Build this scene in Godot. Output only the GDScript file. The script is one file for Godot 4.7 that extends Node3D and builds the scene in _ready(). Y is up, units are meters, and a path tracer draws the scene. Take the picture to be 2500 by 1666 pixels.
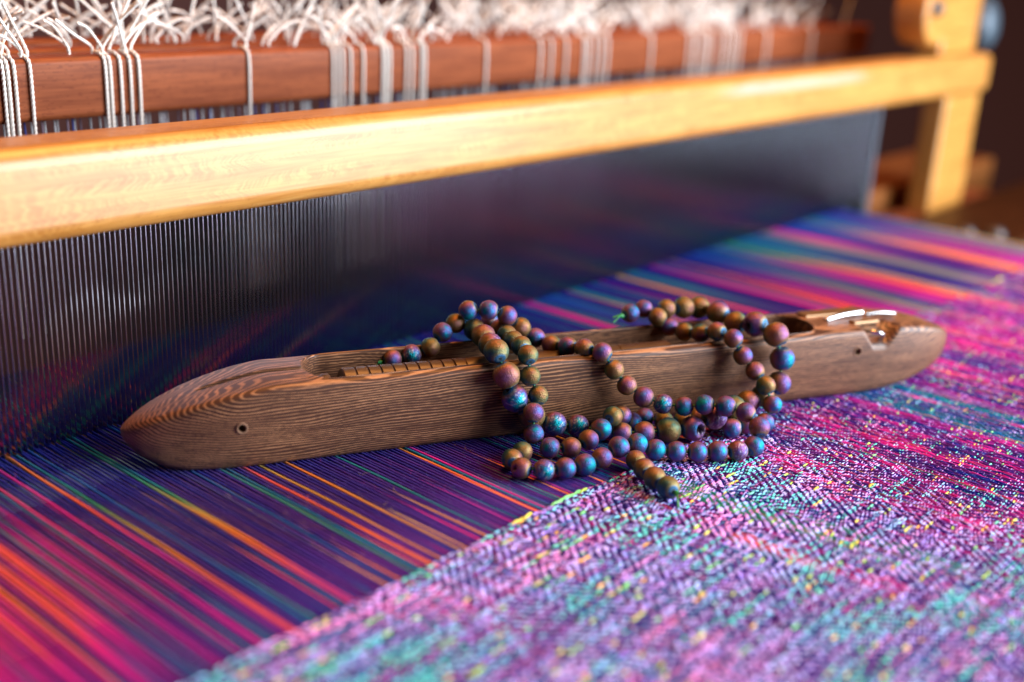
extends Node3D
# A close-up of a loom: warp and cloth, a reed in its beater, a shaft with string heddles behind,
# a boat shuttle lying on the warp with strings of metallic beads looped over it. Lengths below are in millimetres.

const MM := 0.001
var rng := RandomNumberGenerator.new()
var taken := {}

# ---------------------------------------------------------------- mesh building
class MB:
	var v := PackedVector3Array()
	var n := PackedVector3Array()
	var uv := PackedVector2Array()
	var c := PackedColorArray()
	var ix := PackedInt32Array()

	func tri(a: int, b: int, d: int) -> void:
		ix.append(a); ix.append(b); ix.append(d)

	# a tube along a path; LOBES > 0 makes a twisted cord of that many plies
	func tube(path: PackedVector3Array, rad: PackedFloat32Array, sides: int, cols: PackedColorArray, lobes := 0, pitch := 3.0, caps := true) -> void:
		var first := v.size()
		var count := path.size()
		var t0 := (path[1] - path[0]).normalized()
		var side := t0.cross(Vector3.UP if absf(t0.y) < 0.9 else Vector3.RIGHT).normalized()
		var along := 0.0
		for i in count:
			var t := (path[mini(i + 1, count - 1)] - path[maxi(i - 1, 0)]).normalized()
			side = (side - t * side.dot(t)).normalized()
			var up := t.cross(side)
			if i > 0:
				along += path[i].distance_to(path[i - 1])
			for k in sides:
				var a := TAU * k / sides
				var r := rad[i]
				if lobes > 0:
					r *= 1.0 + 0.2 * cos(lobes * (a - TAU * along / pitch))
				var d := side * cos(a) + up * sin(a)
				v.append(path[i] + d * r)
				if lobes > 0:
					var s := 0.55 * sin(lobes * (a - TAU * along / pitch))
					n.append((d + (up * cos(a) - side * sin(a)) * s - t * s * 0.8).normalized())
				else:
					n.append(d)
				uv.append(Vector2(along * 0.02, float(k) / sides))
				c.append(cols[mini(i, cols.size() - 1)])
		for i in count - 1:
			for k in sides:
				var a := first + i * sides + k
				var b := first + i * sides + (k + 1) % sides
				tri(a, a + sides, b)
				tri(b, a + sides, b + sides)
		if caps:
			for e in 2:
				var at := v.size()
				var i: int = 0 if e == 0 else count - 1
				var d := (path[0] - path[1]).normalized() if e == 0 else (path[count - 1] - path[count - 2]).normalized()
				v.append(path[i] + d * rad[i] * 0.4); n.append(d); uv.append(Vector2.ZERO); c.append(cols[mini(i, cols.size() - 1)])
				for k in sides:
					var a := first + i * sides + k
					var b := first + i * sides + (k + 1) % sides
					if e == 0:
						tri(at, a, b)
					else:
						tri(at, b, a)

	# rows x cols of points, faces outward when rows x cols runs clockwise; smooth normals
	func grid(pts: PackedVector3Array, uvs: PackedVector2Array, rows: int, cols: int, wrap: bool, flip := false) -> void:
		var first := v.size()
		var nn := PackedVector3Array()
		nn.resize(rows * cols)
		var f := PackedInt32Array()
		for i in rows - 1:
			for j in cols - (0 if wrap else 1):
				var j2 := (j + 1) % cols
				var q := [i * cols + j, i * cols + j2, (i + 1) * cols + j2, (i + 1) * cols + j]
				for tr in [[0, 1, 2], [0, 2, 3]]:
					var a: int = q[tr[0]]
					var b: int = q[tr[2 if flip else 1]]
					var d: int = q[tr[1 if flip else 2]]
					var fn := (pts[d] - pts[a]).cross(pts[b] - pts[a])
					if fn.length_squared() < 1e-16:
						continue
					nn[a] += fn; nn[b] += fn; nn[d] += fn
					f.append(a); f.append(b); f.append(d)
		if wrap == false and cols > 2:
			for i in rows:
				if pts[i * cols].is_equal_approx(pts[i * cols + cols - 1]):
					var both := nn[i * cols] + nn[i * cols + cols - 1]
					nn[i * cols] = both
					nn[i * cols + cols - 1] = both
		for k in rows * cols:
			v.append(pts[k])
			n.append(nn[k].normalized() if nn[k].length_squared() > 0.0 else Vector3.UP)
			uv.append(uvs[k])
			c.append(Color.WHITE)
		for k in f:
			ix.append(first + k)

	# a box between two corners with rounded edges
	func box(lo: Vector3, hi: Vector3, r := 1.0) -> void:
		var mid := (lo + hi) / 2.0
		var h := (hi - lo) / 2.0
		r = minf(r, minf(h.x, minf(h.y, h.z)) * 0.95)
		for ax in 3:
			for sg in [-1.0, 1.0]:
				var a := (ax + 1) % 3
				var b := (ax + 2) % 3
				var pts := PackedVector3Array()
				var ca := [-h[a], -h[a] + r * 0.3, -h[a] + r * 0.65, -h[a] + r, h[a] - r, h[a] - r * 0.65, h[a] - r * 0.3, h[a]]
				var cb := [-h[b], -h[b] + r * 0.3, -h[b] + r * 0.65, -h[b] + r, h[b] - r, h[b] - r * 0.65, h[b] - r * 0.3, h[b]]
				var first := v.size()
				for p in ca:
					for q in cb:
						var e := Vector3.ZERO
						e[ax] = h[ax] * sg; e[a] = p; e[b] = q
						var inner := e.clamp(-h + Vector3.ONE * r, h - Vector3.ONE * r)
						var d := (e - inner).normalized()
						v.append(mid + inner + d * r); n.append(d); c.append(Color.WHITE)
						uv.append(Vector2(p, q) * 0.01)
				for i in 7:
					for j in 7:
						var k := first + i * 8 + j
						if sg > 0:
							tri(k, k + 1, k + 9); tri(k, k + 9, k + 8)
						else:
							tri(k, k + 9, k + 1); tri(k, k + 8, k + 9)

	# profile (radius, height) turned round an axis through AT along DIR
	func lathe(at: Vector3, dir: Vector3, prof: PackedVector2Array, seg := 24) -> void:
		var z := dir.normalized()
		var x := z.cross(Vector3.UP if absf(z.y) < 0.9 else Vector3.RIGHT).normalized()
		var y := z.cross(x)
		var pts := PackedVector3Array()
		var uvs := PackedVector2Array()
		for p in prof:
			for k in seg + 1:
				var a := TAU * k / seg
				pts.append(at + z * p.y + (x * cos(a) + y * sin(a)) * p.x)
				uvs.append(Vector2(float(k) / seg, p.y * 0.02))
		var turn := 0.0
		for i in prof.size() - 1:
			turn += (prof[i].x + prof[i + 1].x) * (prof[i + 1].y - prof[i].y)
		grid(pts, uvs, prof.size(), seg + 1, false, turn > 0.0)

	func mesh(origin := Vector3.ZERO, scale := 0.001, colors := true) -> ArrayMesh:
		var arr := []
		arr.resize(Mesh.ARRAY_MAX)
		var vv := PackedVector3Array()
		vv.resize(v.size())
		for i in v.size():
			vv[i] = (v[i] - origin) * scale
		arr[Mesh.ARRAY_VERTEX] = vv
		arr[Mesh.ARRAY_NORMAL] = n
		arr[Mesh.ARRAY_TEX_UV] = uv
		if colors:
			arr[Mesh.ARRAY_COLOR] = c
		arr[Mesh.ARRAY_INDEX] = ix
		var m := ArrayMesh.new()
		m.add_surface_from_arrays(Mesh.PRIMITIVE_TRIANGLES, arr)
		return m


func numbered(called: String) -> String:
	taken[called] = taken.get(called, -1) + 1
	return called if taken[called] == 0 else "%s_%03d" % [called, taken[called]]


func tag(o: Node3D, label: String, category: String, group := "", kind := "") -> void:
	o.set_meta("label", label)
	if category: o.set_meta("category", category)
	if group: o.set_meta("group", group)
	if kind: o.set_meta("kind", kind)


func thing(called: String, at: Vector3, label: String, category: String, group := "") -> Node3D:
	var o := Node3D.new()
	o.name = numbered(called)
	o.position = at * MM
	add_child(o)
	tag(o, label, category, group)
	return o


# commits MB as one named part under PARENT; the geometry is given in the scene's millimetres
func part(called: String, mb: MB, mat: Material, parent: Node3D, origin: Vector3, label := "") -> MeshInstance3D:
	return put(called, mb.mesh(origin), mat, parent, label)


func put(called: String, mesh: Mesh, mat: Material, parent: Node3D, label := "") -> MeshInstance3D:
	var o := MeshInstance3D.new()
	var k: String = "%s/%s" % [parent.name, called]
	taken[k] = taken.get(k, -1) + 1
	o.name = called if taken[k] == 0 else "%s_%03d" % [called, taken[k]]
	o.mesh = mesh
	o.material_override = mat
	parent.add_child(o, true)
	if label: o.set_meta("label", label)
	return o


func tone(r: float, g: float, b: float) -> Color:          # a linear base colour as albedo_color
	return Color(r, g, b).linear_to_srgb()


func mat(color: Color, rough := 0.6, metal := 0.0) -> StandardMaterial3D:
	var m := StandardMaterial3D.new()
	m.albedo_color = color
	m.roughness = rough
	m.metallic = metal
	return m


func noise(seed_: int, freq: float, octaves := 3) -> FastNoiseLite:
	var f := FastNoiseLite.new()
	f.seed = seed_
	f.noise_type = FastNoiseLite.TYPE_SIMPLEX_SMOOTH
	f.frequency = freq
	f.fractal_octaves = octaves
	return f


func image_of(bytes: PackedByteArray, w: int, h: int) -> ImageTexture:
	return ImageTexture.create_from_image(Image.create_from_data(w, h, false, Image.FORMAT_RGB8, bytes))


func ramp(stops: Array, t: float) -> Color:
	var k := clampf(t, 0.0, stops.size() - 1.001)
	var i := int(k)
	return (stops[i] as Color).lerp(stops[i + 1], k - i)


func _ready() -> void:
	rng.seed = 77
	camera_and_light()
	materials()
	room()
	loom_frame()
	beater()
	reed()
	shafts()
	cloth()
	shuttle()
	beads()


# ---------------------------------------------------------------- camera, air, lamps
func camera_and_light() -> void:
	var pitch := deg_to_rad(18.886)
	var yaw := deg_to_rad(40.028)
	var roll := deg_to_rad(2.837)
	var ahead := Vector3(cos(yaw), 0, -sin(yaw))
	var r := Vector3(sin(yaw), 0, cos(yaw))
	var f := ahead * cos(pitch) - Vector3.UP * sin(pitch)
	var u := ahead * sin(pitch) + Vector3.UP * cos(pitch)
	var cam := Camera3D.new()
	cam.name = "camera"
	add_child(cam)
	cam.transform = Transform3D(Basis(r * cos(roll) + u * sin(roll), u * cos(roll) - r * sin(roll), -f), Vector3(0, 160, 0) * MM)
	var lens := CameraAttributesPhysical.new()
	lens.frustum_focal_length = 40.46
	lens.frustum_focus_distance = 0.386
	lens.frustum_near = 0.01
	lens.frustum_far = 20.0
	lens.exposure_aperture = 4.4
	cam.fov = 33.06
	cam.near = 0.01
	cam.far = 20.0
	cam.attributes = lens
	cam.current = true

	var e := Environment.new()
	e.background_mode = Environment.BG_COLOR
	e.background_color = tone(0.013, 0.012, 0.013)
	e.tonemap_mode = Environment.TONE_MAPPER_LINEAR
	e.tonemap_exposure = 1.0
	e.sdfgi_enabled = true
	e.ssao_enabled = true
	e.ssil_enabled = true
	var we := WorldEnvironment.new()
	we.name = "world"
	we.environment = e
	add_child(we)

	# the window to the weaver's right, behind the camera: soft and neutral
	area("window_light", Vector3(840, 280, 590), Vector3(300, 20, -250), Vector2(0.8, 0.92), Color(0.95, 0.97, 1.0), 4.5)
	# the warm lamp beyond the loom, above the frame
	area("lamp_light", Vector3(560, 1150, -270), Vector3(400, 20, -290), Vector2(0.45, 0.45), Color(1.0, 0.64, 0.32), 1.7)


func area(called: String, at: Vector3, to: Vector3, size: Vector2, color: Color, energy: float) -> void:
	var l := AreaLight3D.new()
	l.name = called
	l.area_size = size
	l.area_normalize_energy = true
	l.light_color = color
	l.light_energy = energy
	l.shadow_enabled = true
	add_child(l)
	l.look_at_from_position(at * MM, to * MM, Vector3.UP)


# ---------------------------------------------------------------- materials
var maple: StandardMaterial3D
var rail_wood: StandardMaterial3D
var walnut: StandardMaterial3D
var dark_wood: StandardMaterial3D
var honey_wood: StandardMaterial3D
var steel: StandardMaterial3D
var bolt_steel: StandardMaterial3D
var cotton: StandardMaterial3D
var yarn: StandardMaterial3D
var weft_yarn: StandardMaterial3D


# boards: a picture of grain 0.9 m long and 60 mm high, laid on by the thing's own axes
func board_texture(seed_: int, light: Color, dark: Color, curl: float, pores: float, worn := false) -> ImageTexture:
	var w := 2048
	var h := 160
	var fib := noise(seed_, 1.0, 3)
	var big := noise(seed_ + 1, 1.0, 2)
	var bytes := PackedByteArray()
	bytes.resize(w * h * 3)
	for y in h:
		var a := TAU * y / h
		var cy := cos(a)
		var sy := sin(a)
		for x in w:
			var mmx := x * 900.0 / w
			var fine := fib.get_noise_3d(mmx * 0.035, cy * 9.0, sy * 9.0)
			var wide := big.get_noise_3d(mmx * 0.011, cy * 2.2, sy * 2.2)
			var t := 0.5 + 0.55 * fine + 0.45 * wide
			if curl > 0.0:
				var amount := clampf(0.5 + 1.6 * big.get_noise_3d(mmx * 0.012 + 40.0, cy * 1.3, sy * 1.3), 0.0, 1.0)
				t += curl * amount * fib.get_noise_3d(mmx * 0.55 + 3.0 * wide, cy * 0.8 + 7.0, sy * 0.8)
			if pores > 0.0 and fib.get_noise_3d(mmx * 0.16, cy * 34.0, sy * 34.0) > 0.36:
				t -= pores
			var lin := dark.lerp(light, clampf(t, 0.0, 1.0))
			if worn:
				# varnish rubbed off to grey wood along the upper front edge, with a ragged outline
				var u := float(x) / w
				var edge := 0.5 * big.get_noise_2d(mmx * 0.03, y * 0.06) + 0.35 * fib.get_noise_2d(mmx * 0.12, y * 0.5)
				var bare := smoothstep(0.02, 0.07, u) * (1.0 - smoothstep(0.2, 0.24, u)) * (1.0 - smoothstep(0.02, 0.075, absf(float(y) / h - 0.43) + edge * 0.05))
				lin = lin.lerp(Color(0.40, 0.33, 0.26), clampf(bare * (0.75 + edge), 0.0, 0.85))
				if fib.get_noise_2d(mmx * 0.5, y * 1.3 + 300.0) > 0.62:
					lin = lin.lerp(Color(0.20, 0.08, 0.02), 0.5)
			var col := lin.linear_to_srgb()
			var k := (y * w + x) * 3
			bytes[k] = int(col.r * 255.0); bytes[k + 1] = int(col.g * 255.0); bytes[k + 2] = int(col.b * 255.0)
	return image_of(bytes, w, h)


func board(tex: ImageTexture, rough: float, coat: float, relief: float) -> StandardMaterial3D:
	var m := mat(Color.WHITE, rough)
	m.albedo_texture = tex
	m.uv1_triplanar = true
	m.uv1_triplanar_sharpness = 6.0
	m.uv1_scale = Vector3(1.0 / 0.9, 1.0 / 0.06, 1.0 / 0.06)
	if coat > 0.0:
		m.clearcoat_enabled = true
		m.clearcoat = coat
		m.clearcoat_roughness = 0.2
	if relief > 0.0:
		m.heightmap_enabled = true
		m.heightmap_texture = tex
		m.heightmap_scale = relief
	return m


func materials() -> void:
	maple = board(board_texture(11, Color(0.60, 0.30, 0.065), Color(0.36, 0.14, 0.02), 0.9, 0.0), 0.45, 0.35, 0.0)
	rail_wood = board(board_texture(12, Color(0.57, 0.285, 0.068), Color(0.36, 0.14, 0.02), 0.9, 0.0, true), 0.45, 0.35, 0.0)
	walnut = board(board_texture(23, Color(0.30, 0.085, 0.030), Color(0.15, 0.034, 0.011), 0.0, 0.45), 0.6, 0.08, 0.012)
	walnut.metallic_specular = 0.25
	honey_wood = board(board_texture(31, Color(0.22, 0.075, 0.012), Color(0.12, 0.034, 0.006), 0.0, 0.0), 0.5, 0.2, 0.0)
	dark_wood = board(board_texture(37, Color(0.05, 0.017, 0.006), Color(0.022, 0.008, 0.003), 0.0, 0.2), 0.5, 0.1, 0.0)
	dark_wood.metallic_specular = 0.15
	steel = mat(tone(0.5, 0.52, 0.56), 0.3, 1.0)
	bolt_steel = mat(tone(0.10, 0.095, 0.10), 0.55, 1.0)
	cotton = mat(Color.WHITE, 0.85)
	cotton.vertex_color_use_as_albedo = true
	cotton.rim_enabled = true
	cotton.rim = 0.4
	yarn = mat(Color.WHITE, 0.9)
	yarn.vertex_color_use_as_albedo = true
	yarn.rim_enabled = true
	yarn.rim = 0.15
	yarn.rim_tint = 0.9
	yarn.metallic_specular = 0.12
	cotton.metallic_specular = 0.2
	weft_yarn = mat(Color.WHITE, 0.33)
	weft_yarn.metallic_specular = 0.45
	weft_yarn.vertex_color_use_as_albedo = true
	weft_yarn.rim_enabled = true
	weft_yarn.rim = 0.4
	weft_yarn.rim_tint = 0.6


# ---------------------------------------------------------------- what stands behind
func room() -> void:
	var b := MB.new()
	b.box(Vector3(-800, -900, -2080), Vector3(3600, 1700, -2000), 1.0)
	var paint := mat(tone(0.16, 0.075, 0.07), 0.9)
	var o := put("wall", b.mesh(), paint, self)
	o.set_meta("kind", "structure")
	o.set_meta("label", "dark brown room wall far behind the loom")
	b = MB.new()
	b.box(Vector3(2600, -900, -1999), Vector3(2680, 1700, 1200), 1.0)
	o = put("wall", b.mesh(), paint, self)
	o.set_meta("kind", "structure")
	o.set_meta("label", "dark brown side wall of the room beyond the loom's right end")


func bolt(at: Vector3, dir: Vector3, r: float, parent: Node3D, origin: Vector3) -> void:
	var b := MB.new()
	b.lathe(at, dir, PackedVector2Array([Vector2(0, r * 0.9), Vector2(r * 0.5, r * 0.82), Vector2(r * 0.85, r * 0.5), Vector2(r, r * 0.12), Vector2(r, 0), Vector2(r * 1.5, -0.1), Vector2(r * 1.5, -0.8)]))
	part("bolt", b, bolt_steel, parent, origin)


func loom_frame() -> void:
	var at := Vector3(900, -120, -250)
	var t := thing("loom_side_frame", at, "dark brown wooden loom side frame beside the cloth's right edge, two steel bolts", "loom frame")
	var b := MB.new()
	b.box(Vector3(776, -190, -312), Vector3(1120, -13, -232), 4.0)
	part("side_rail", b, dark_wood, t, at)
	bolt(Vector3(800, -13, -266), Vector3.UP, 6.0, t, at)
	bolt(Vector3(812, -13, -250), Vector3.UP, 6.5, t, at)
	b = MB.new()
	b.box(Vector3(776, -60, -420), Vector3(1100, -3, -352), 3.0)
	part("cross_member", b, honey_wood, t, at, "orange brown cross member behind the beater post")


# ---------------------------------------------------------------- beater
func beater() -> void:
	var at := Vector3(500, -60, -326)
	var t := thing("loom_beater", at, "honey coloured maple beater bar over the top of the metal reed, with its upright post", "loom beater")
	var b := MB.new()
	b.box(Vector3(60, 71.5, -338.5), Vector3(930, 100.3, -312), 6.0)
	part("hand_rail", b, rail_wood, t, at)
	b = MB.new()
	b.box(Vector3(866, -70, -337), Vector3(934, 71.5, -319), 3.0)
	part("post", b, maple, t, at)
	b = MB.new()
	b.box(Vector3(846, 100.3, -341), Vector3(914, 190, -322), 3.0)
	part("upper_post", b, maple, t, at)
	b = MB.new()
	var lobe := PackedVector2Array([Vector2(0, 12), Vector2(22, 12), Vector2(24, 11), Vector2(25, 9), Vector2(25, -9), Vector2(24, -11), Vector2(0, -12)])
	b.lathe(Vector3(817, 133, -327), Vector3(0, 0, 1), lobe, 40)
	part("bracket", b, maple, t, at, "rounded wooden bracket at the top of the post")
	bolt(Vector3(806, 134, -315), Vector3(0, 0, 1), 6.0, t, at)
	b = MB.new()
	b.lathe(Vector3(938, 121, -327), Vector3(0.2, 0.1, 1), PackedVector2Array([Vector2(0, 11), Vector2(9, 10.5), Vector2(17, 7), Vector2(20, 2), Vector2(20, -4), Vector2(15, -9), Vector2(8, -10)]), 32)
	part("knob", b, mat(tone(0.05, 0.08, 0.11), 0.45, 0.2), t, at, "blue grey knob on the post")
	b = MB.new()
	b.box(Vector3(60, -62, -345), Vector3(1010, -18.5, -314), 3.0)
	part("lower_rail", b, walnut, t, at)


func reed() -> void:
	var at := Vector3(450, -16, -332)
	var t := thing("weaving_reed", at, "steel reed of fine upright wires standing behind the shuttle", "reed")
	var b := MB.new()
	# one wire: a flat strip with barely eased corners, its narrow edge to the weaver
	b.box(Vector3(-0.2, 0, -1.3), Vector3(0.2, 92, 1.3), 0.05)
	var wire := b.mesh(Vector3.ZERO, MM, false)
	var wire_steel := mat(tone(0.42, 0.46, 0.54), 0.15, 1.0)
	var count := int((772.0 - 116.0) / 1.86)
	var rest: Array[Transform3D] = []
	for i in count:
		var x := 116.0 + i * 1.86 + rng.randf_range(-0.03, 0.03)
		var tr := Transform3D(Basis(Vector3.UP, rng.randf_range(-0.015, 0.015)), Vector3(x - at.x, 0, rng.randf_range(-0.08, 0.08)) * MM)
		if i < 300:
			var o := put("reed_wire", wire, wire_steel, t)
			o.transform = tr
		else:
			rest.append(tr)
	var mm := MultiMesh.new()
	mm.transform_format = MultiMesh.TRANSFORM_3D
	mm.mesh = wire
	mm.instance_count = rest.size()
	for i in rest.size():
		mm.set_instance_transform(i, rest[i])
	var far := MultiMeshInstance3D.new()
	far.name = "far_reed_wires"
	far.multimesh = mm
	far.material_override = wire_steel
	far.set_meta("kind", "stuff")
	t.add_child(far)
	b = MB.new()
	b.box(Vector3(771.5, -16, -335), Vector3(776.5, 78, -329), 1.0)
	part("end_bar", b, mat(tone(0.07, 0.085, 0.11), 0.5), t, at)
	b = MB.new()
	b.box(Vector3(112, -18, -336.5), Vector3(778, -8.5, -327.5), 2.0)
	part("lower_binding", b, mat(tone(0.12, 0.13, 0.15), 0.5), t, at)


# ---------------------------------------------------------------- shafts with string heddles
func cord_color() -> Color:
	var k := rng.randf_range(0.9, 1.05)
	return Color(0.84 * k, 0.82 * k, 0.77 * k)


func curve(p: Array, steps: int) -> PackedVector3Array:
	var out := PackedVector3Array()
	for i in p.size() - 1:
		var a: Vector3 = p[maxi(i - 1, 0)]
		var b: Vector3 = p[i]
		var c: Vector3 = p[i + 1]
		var d: Vector3 = p[mini(i + 2, p.size() - 1)]
		for k in steps:
			out.append(b.cubic_interpolate(c, a, d, float(k) / steps))
	out.append(p[p.size() - 1])
	return out


func even(r: float, count: int) -> PackedFloat32Array:
	var out := PackedFloat32Array()
	out.resize(count)
	out.fill(r)
	return out


func cord(called: String, pts: Array, r: float, fine: bool, parent: Node3D, origin: Vector3) -> void:
	var length := 0.0
	for i in pts.size() - 1:
		length += (pts[i] as Vector3).distance_to(pts[i + 1])
	var steps := maxi(2, int(length / (pts.size() - 1) / (0.55 if fine else 3.0)))
	var path := curve(pts, steps)
	var rad := even(r, path.size())
	if fine:
		for i in path.size():
			rad[i] = r * rng.randf_range(0.95, 1.05)
	var b := MB.new()
	b.tube(path, rad, 12 if fine else 7, PackedColorArray([cord_color()]), 3 if fine else 0, 5.5)
	part(called, b, cotton, parent, origin)


func cut_end(x: float, z: float, top: float, fine: bool, parent: Node3D, origin: Vector3) -> void:
	var side := rng.randf_range(-1.0, 1.0)
	var rise := rng.randf_range(0.25, 1.25)
	var out := Vector3(side * 1.25, rise, rng.randf_range(-0.5, 0.75)).normalized()
	var length := rng.randf_range(13.0, 25.0)
	var a := Vector3(x, top + 0.6, z)
	var b := a + Vector3(side * 1.0, 3.0, rng.randf_range(-1.0, 1.0))
	var d := b + out * length * 0.55 + Vector3(0, rng.randf_range(-0.5, 1.5), 0)
	var e := b + out * length + Vector3(0, -rng.randf_range(-1, 3), 0)
	cord("cut_end", [a, b, d, e], rng.randf_range(0.46, 0.58), fine, parent, origin)


func shafts() -> void:
	var rows := [[-399.0, 114.8, 896.0, "front heddle shaft of reddish brown wood with white cords hanging down its face", 92.5],
		[-425.0, 115.2, 880.0, "second heddle shaft, its orange top just showing behind the front shaft", 92.5],
		[-451.0, 116.0, 868.0, "third heddle shaft, farthest back, hidden by the white tufts on its top", 92.5]]
	var hang := [193.0, 194.8, 197.2, 203, 232, 234, 238.2, 242.2, 246, 297, 342, 345, 348, 352.5, 360, 372, 374, 376.5, 387, 391, 397, 399.4, 443]
	hang.append_array([486.0, 495, 508, 524, 527, 534, 540, 546, 590, 631, 638, 644, 652, 655, 668, 675, 682, 687, 694, 730, 796])
	for k in rows.size():
		var z: float = rows[k][0]
		var top: float = rows[k][1]
		var at := Vector3(500, 92, z - 8)
		var t := thing("heddle_shaft", at, rows[k][3], "heddle shaft", "heddle shafts hanging behind the beater")
		var b := MB.new()
		b.box(Vector3(40, rows[k][4], z - 15.5), Vector3(rows[k][2], top, z), 2.4)
		part("shaft_bar", b, walnut, t, at)
		if k == 0:
			for x: float in hang:
				var fine := x < 300.0
				var j := rng.randf_range(-0.6, 0.6)
				cord("hanging_cord", [Vector3(x + j, 12, z - 4), Vector3(x + j * 0.5, 70, z + 0.2), Vector3(x, 92, z + 0.75), Vector3(x, 111.5, z + 0.75), Vector3(x - 0.2, 115.2, z - 1.2), Vector3(x - 0.6, 116.2, z - 5.0)], 0.60, fine, t, at)
				for q in rng.randi_range(1, 3):
					cut_end(x + rng.randf_range(-1.5, 1.5), z - rng.randf_range(1.5, 7.0), top, fine, t, at)
			# the heddle strings below the shaft, too many to tell apart
			b = MB.new()
			for i in 330:
				var hx := 120.0 + i * 2.3 + rng.randf_range(-0.8, 0.8)
				var hz := z - rng.randf_range(5.0, 11.0)
				var kk := rng.randf()
				var hc := Color(0.5, 0.5, 0.52) if kk < 0.62 else (Color(0.05, 0.06, 0.22) if kk < 0.8 else Color(0.22, 0.16, 0.2))  # white strings in dim tones, the shade behind the reed put into their colour
				b.tube(PackedVector3Array([Vector3(hx, 94, hz), Vector3(hx + 0.3, 80, hz), Vector3(hx, 64, hz)]), even(0.4, 3), 5, PackedColorArray([hc]), 0, 1.0, false)
			var he := part("heddle_strings", b, cotton, t, at)
			he.set_meta("kind", "stuff")
		var x0 := 170.0 + k * 4.0
		while x0 < rows[k][2] - 20.0:
			var near := x0 < 330.0
			var many := rng.randi_range(3, 7) if k > 0 else rng.randi_range(0, 3)
			if rng.randf() < 0.25:
				many = 0
			if x0 > 780.0:
				many = rng.randi_range(0, 2)
			for q in many:
				cut_end(x0 + rng.randf_range(-4.0, 4.0), z - rng.randf_range(2.0, 13.0), top, near and x0 < 290.0, t, at)
			x0 += rng.randf_range(9.0, 15.0) * (1.5 if k == 0 else 1.0)


# ---------------------------------------------------------------- warp and cloth
const NAVY := Color(0.007, 0.014, 0.30)
const INDIGO := Color(0.024, 0.013, 0.25)
const VIOLET := Color(0.060, 0.014, 0.245)
const PLUM := Color(0.105, 0.012, 0.22)
const MAGENTA := Color(0.42, 0.014, 0.32)
const PINK := Color(0.72, 0.022, 0.36)
const CORAL := Color(0.85, 0.13, 0.08)
const ORANGE := Color(0.86, 0.27, 0.025)
const GOLD := Color(0.60, 0.40, 0.06)
const GREEN := Color(0.03, 0.33, 0.16)
const TEAL := Color(0.008, 0.21, 0.33)
const BLUE := Color(0.008, 0.09, 0.42)
const GREY := Color(0.20, 0.22, 0.24)

var streak := FastNoiseLite.new()
var patch := FastNoiseLite.new()


func fell(x: float) -> float:
	return -191.5 - 2.6 * cos((x - 150.0) / 62.0) + 0.8 * sin(x / 23.0)


# accents: x, half width, start and end of the dye run along the yarn (0 teal, 1 green, 2 gold, 3 orange, 4 coral, 5 pink, 6 magenta), where the run begins
const DYE := [TEAL, GREEN, GOLD, ORANGE, CORAL, PINK, MAGENTA, VIOLET]


func accent(x: float, t: float, i: int, who: float, phase: float) -> Variant:
	# single bright ends in the left half
	var ends := [[153.0, 0.7, 0.0, 4.2], [150.6, 0.5, 3.2, 6.6], [171.0, 0.5, 0.0, 4.6], [172.6, 0.5, -1.2, 4.8], [167.4, 0.5, 0.6, 4.4], [183.6, 0.6, 1.2, 2.4], [193.0, 0.5, 0.2, 1.0],
		[199.6, 0.5, 4.6, 3.4], [204.0, 0.4, 1.6, 2.6], [211.0, 0.6, 3.6, 2.2], [219.0, 0.5, 5.6, 4.9], [226.0, 0.4, 0.4, 0.2], [234.0, 0.5, 5.4, 5.6], [244.4, 0.7, 1.4, 3.6], [248.0, 0.5, 4.7, 5.2],
		[144.0, 0.9, 5.0, 5.4], [256.0, 0.4, 0.3, 0.6], [262.0, 0.5, 5.2, 6.0], [160.0, 0.4, 0.1, 0.4], [138.5, 0.6, 4.6, 5.2]]
	if t < 1.02:
		for e in ends:
			if absf(x - e[0]) < e[1]:
				return ramp(DYE, lerpf(e[2], e[3], smoothstep(0.05, 1.0, t)))
	# broad bands behind the shuttle: x, half width, colour at the reed, colour at the fell
	var bands := [[405.0, 3.5, PINK, MAGENTA], [420.0, 6.0, BLUE, VIOLET], [440.0, 4.0, TEAL, MAGENTA], [462.0, 2.0, MAGENTA, CORAL], [478.0, 2.2, GOLD, PINK], [488.0, 6.0, TEAL, VIOLET], [511.0, 5.0, MAGENTA, PINK],
		[523.0, 3.0, VIOLET, CORAL], [537.0, 7.0, NAVY, MAGENTA], [552.0, 4.0, BLUE, GREY], [574.0, 6.0, TEAL, MAGENTA], [588.0, 5.0, GREEN, CORAL], [600.0, 3.0, TEAL, GOLD], [612.0, 6.0, TEAL, INDIGO], [630.0, 6.0, GREY, GREY],
		[642.0, 7.0, PINK, VIOLET], [658.0, 5.0, BLUE, PLUM], [674.0, 7.0, BLUE, ORANGE], [690.0, 5.0, TEAL, MAGENTA], [704.0, 6.0, BLUE, MAGENTA], [722.0, 6.0, INDIGO, GREY], [737.0, 5.0, VIOLET, GOLD]]
	if x > 398.0 and who < 0.86:
		for e in bands:
			if absf(x - e[0]) < e[1]:
				return (e[2] as Color).lerp(e[3], smoothstep(0.1, 0.75, t + phase * 0.25))
	if who < 0.045 + 0.10 * smoothstep(260.0, 420.0, x):
		return ramp(DYE, phase * 5.0 + t * 2.2)
	if who > 0.86 and t < 1.02:
		return ramp([BLUE, TEAL, VIOLET, MAGENTA], (who - 0.86) * 18.0 + phase)
	return null


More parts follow.
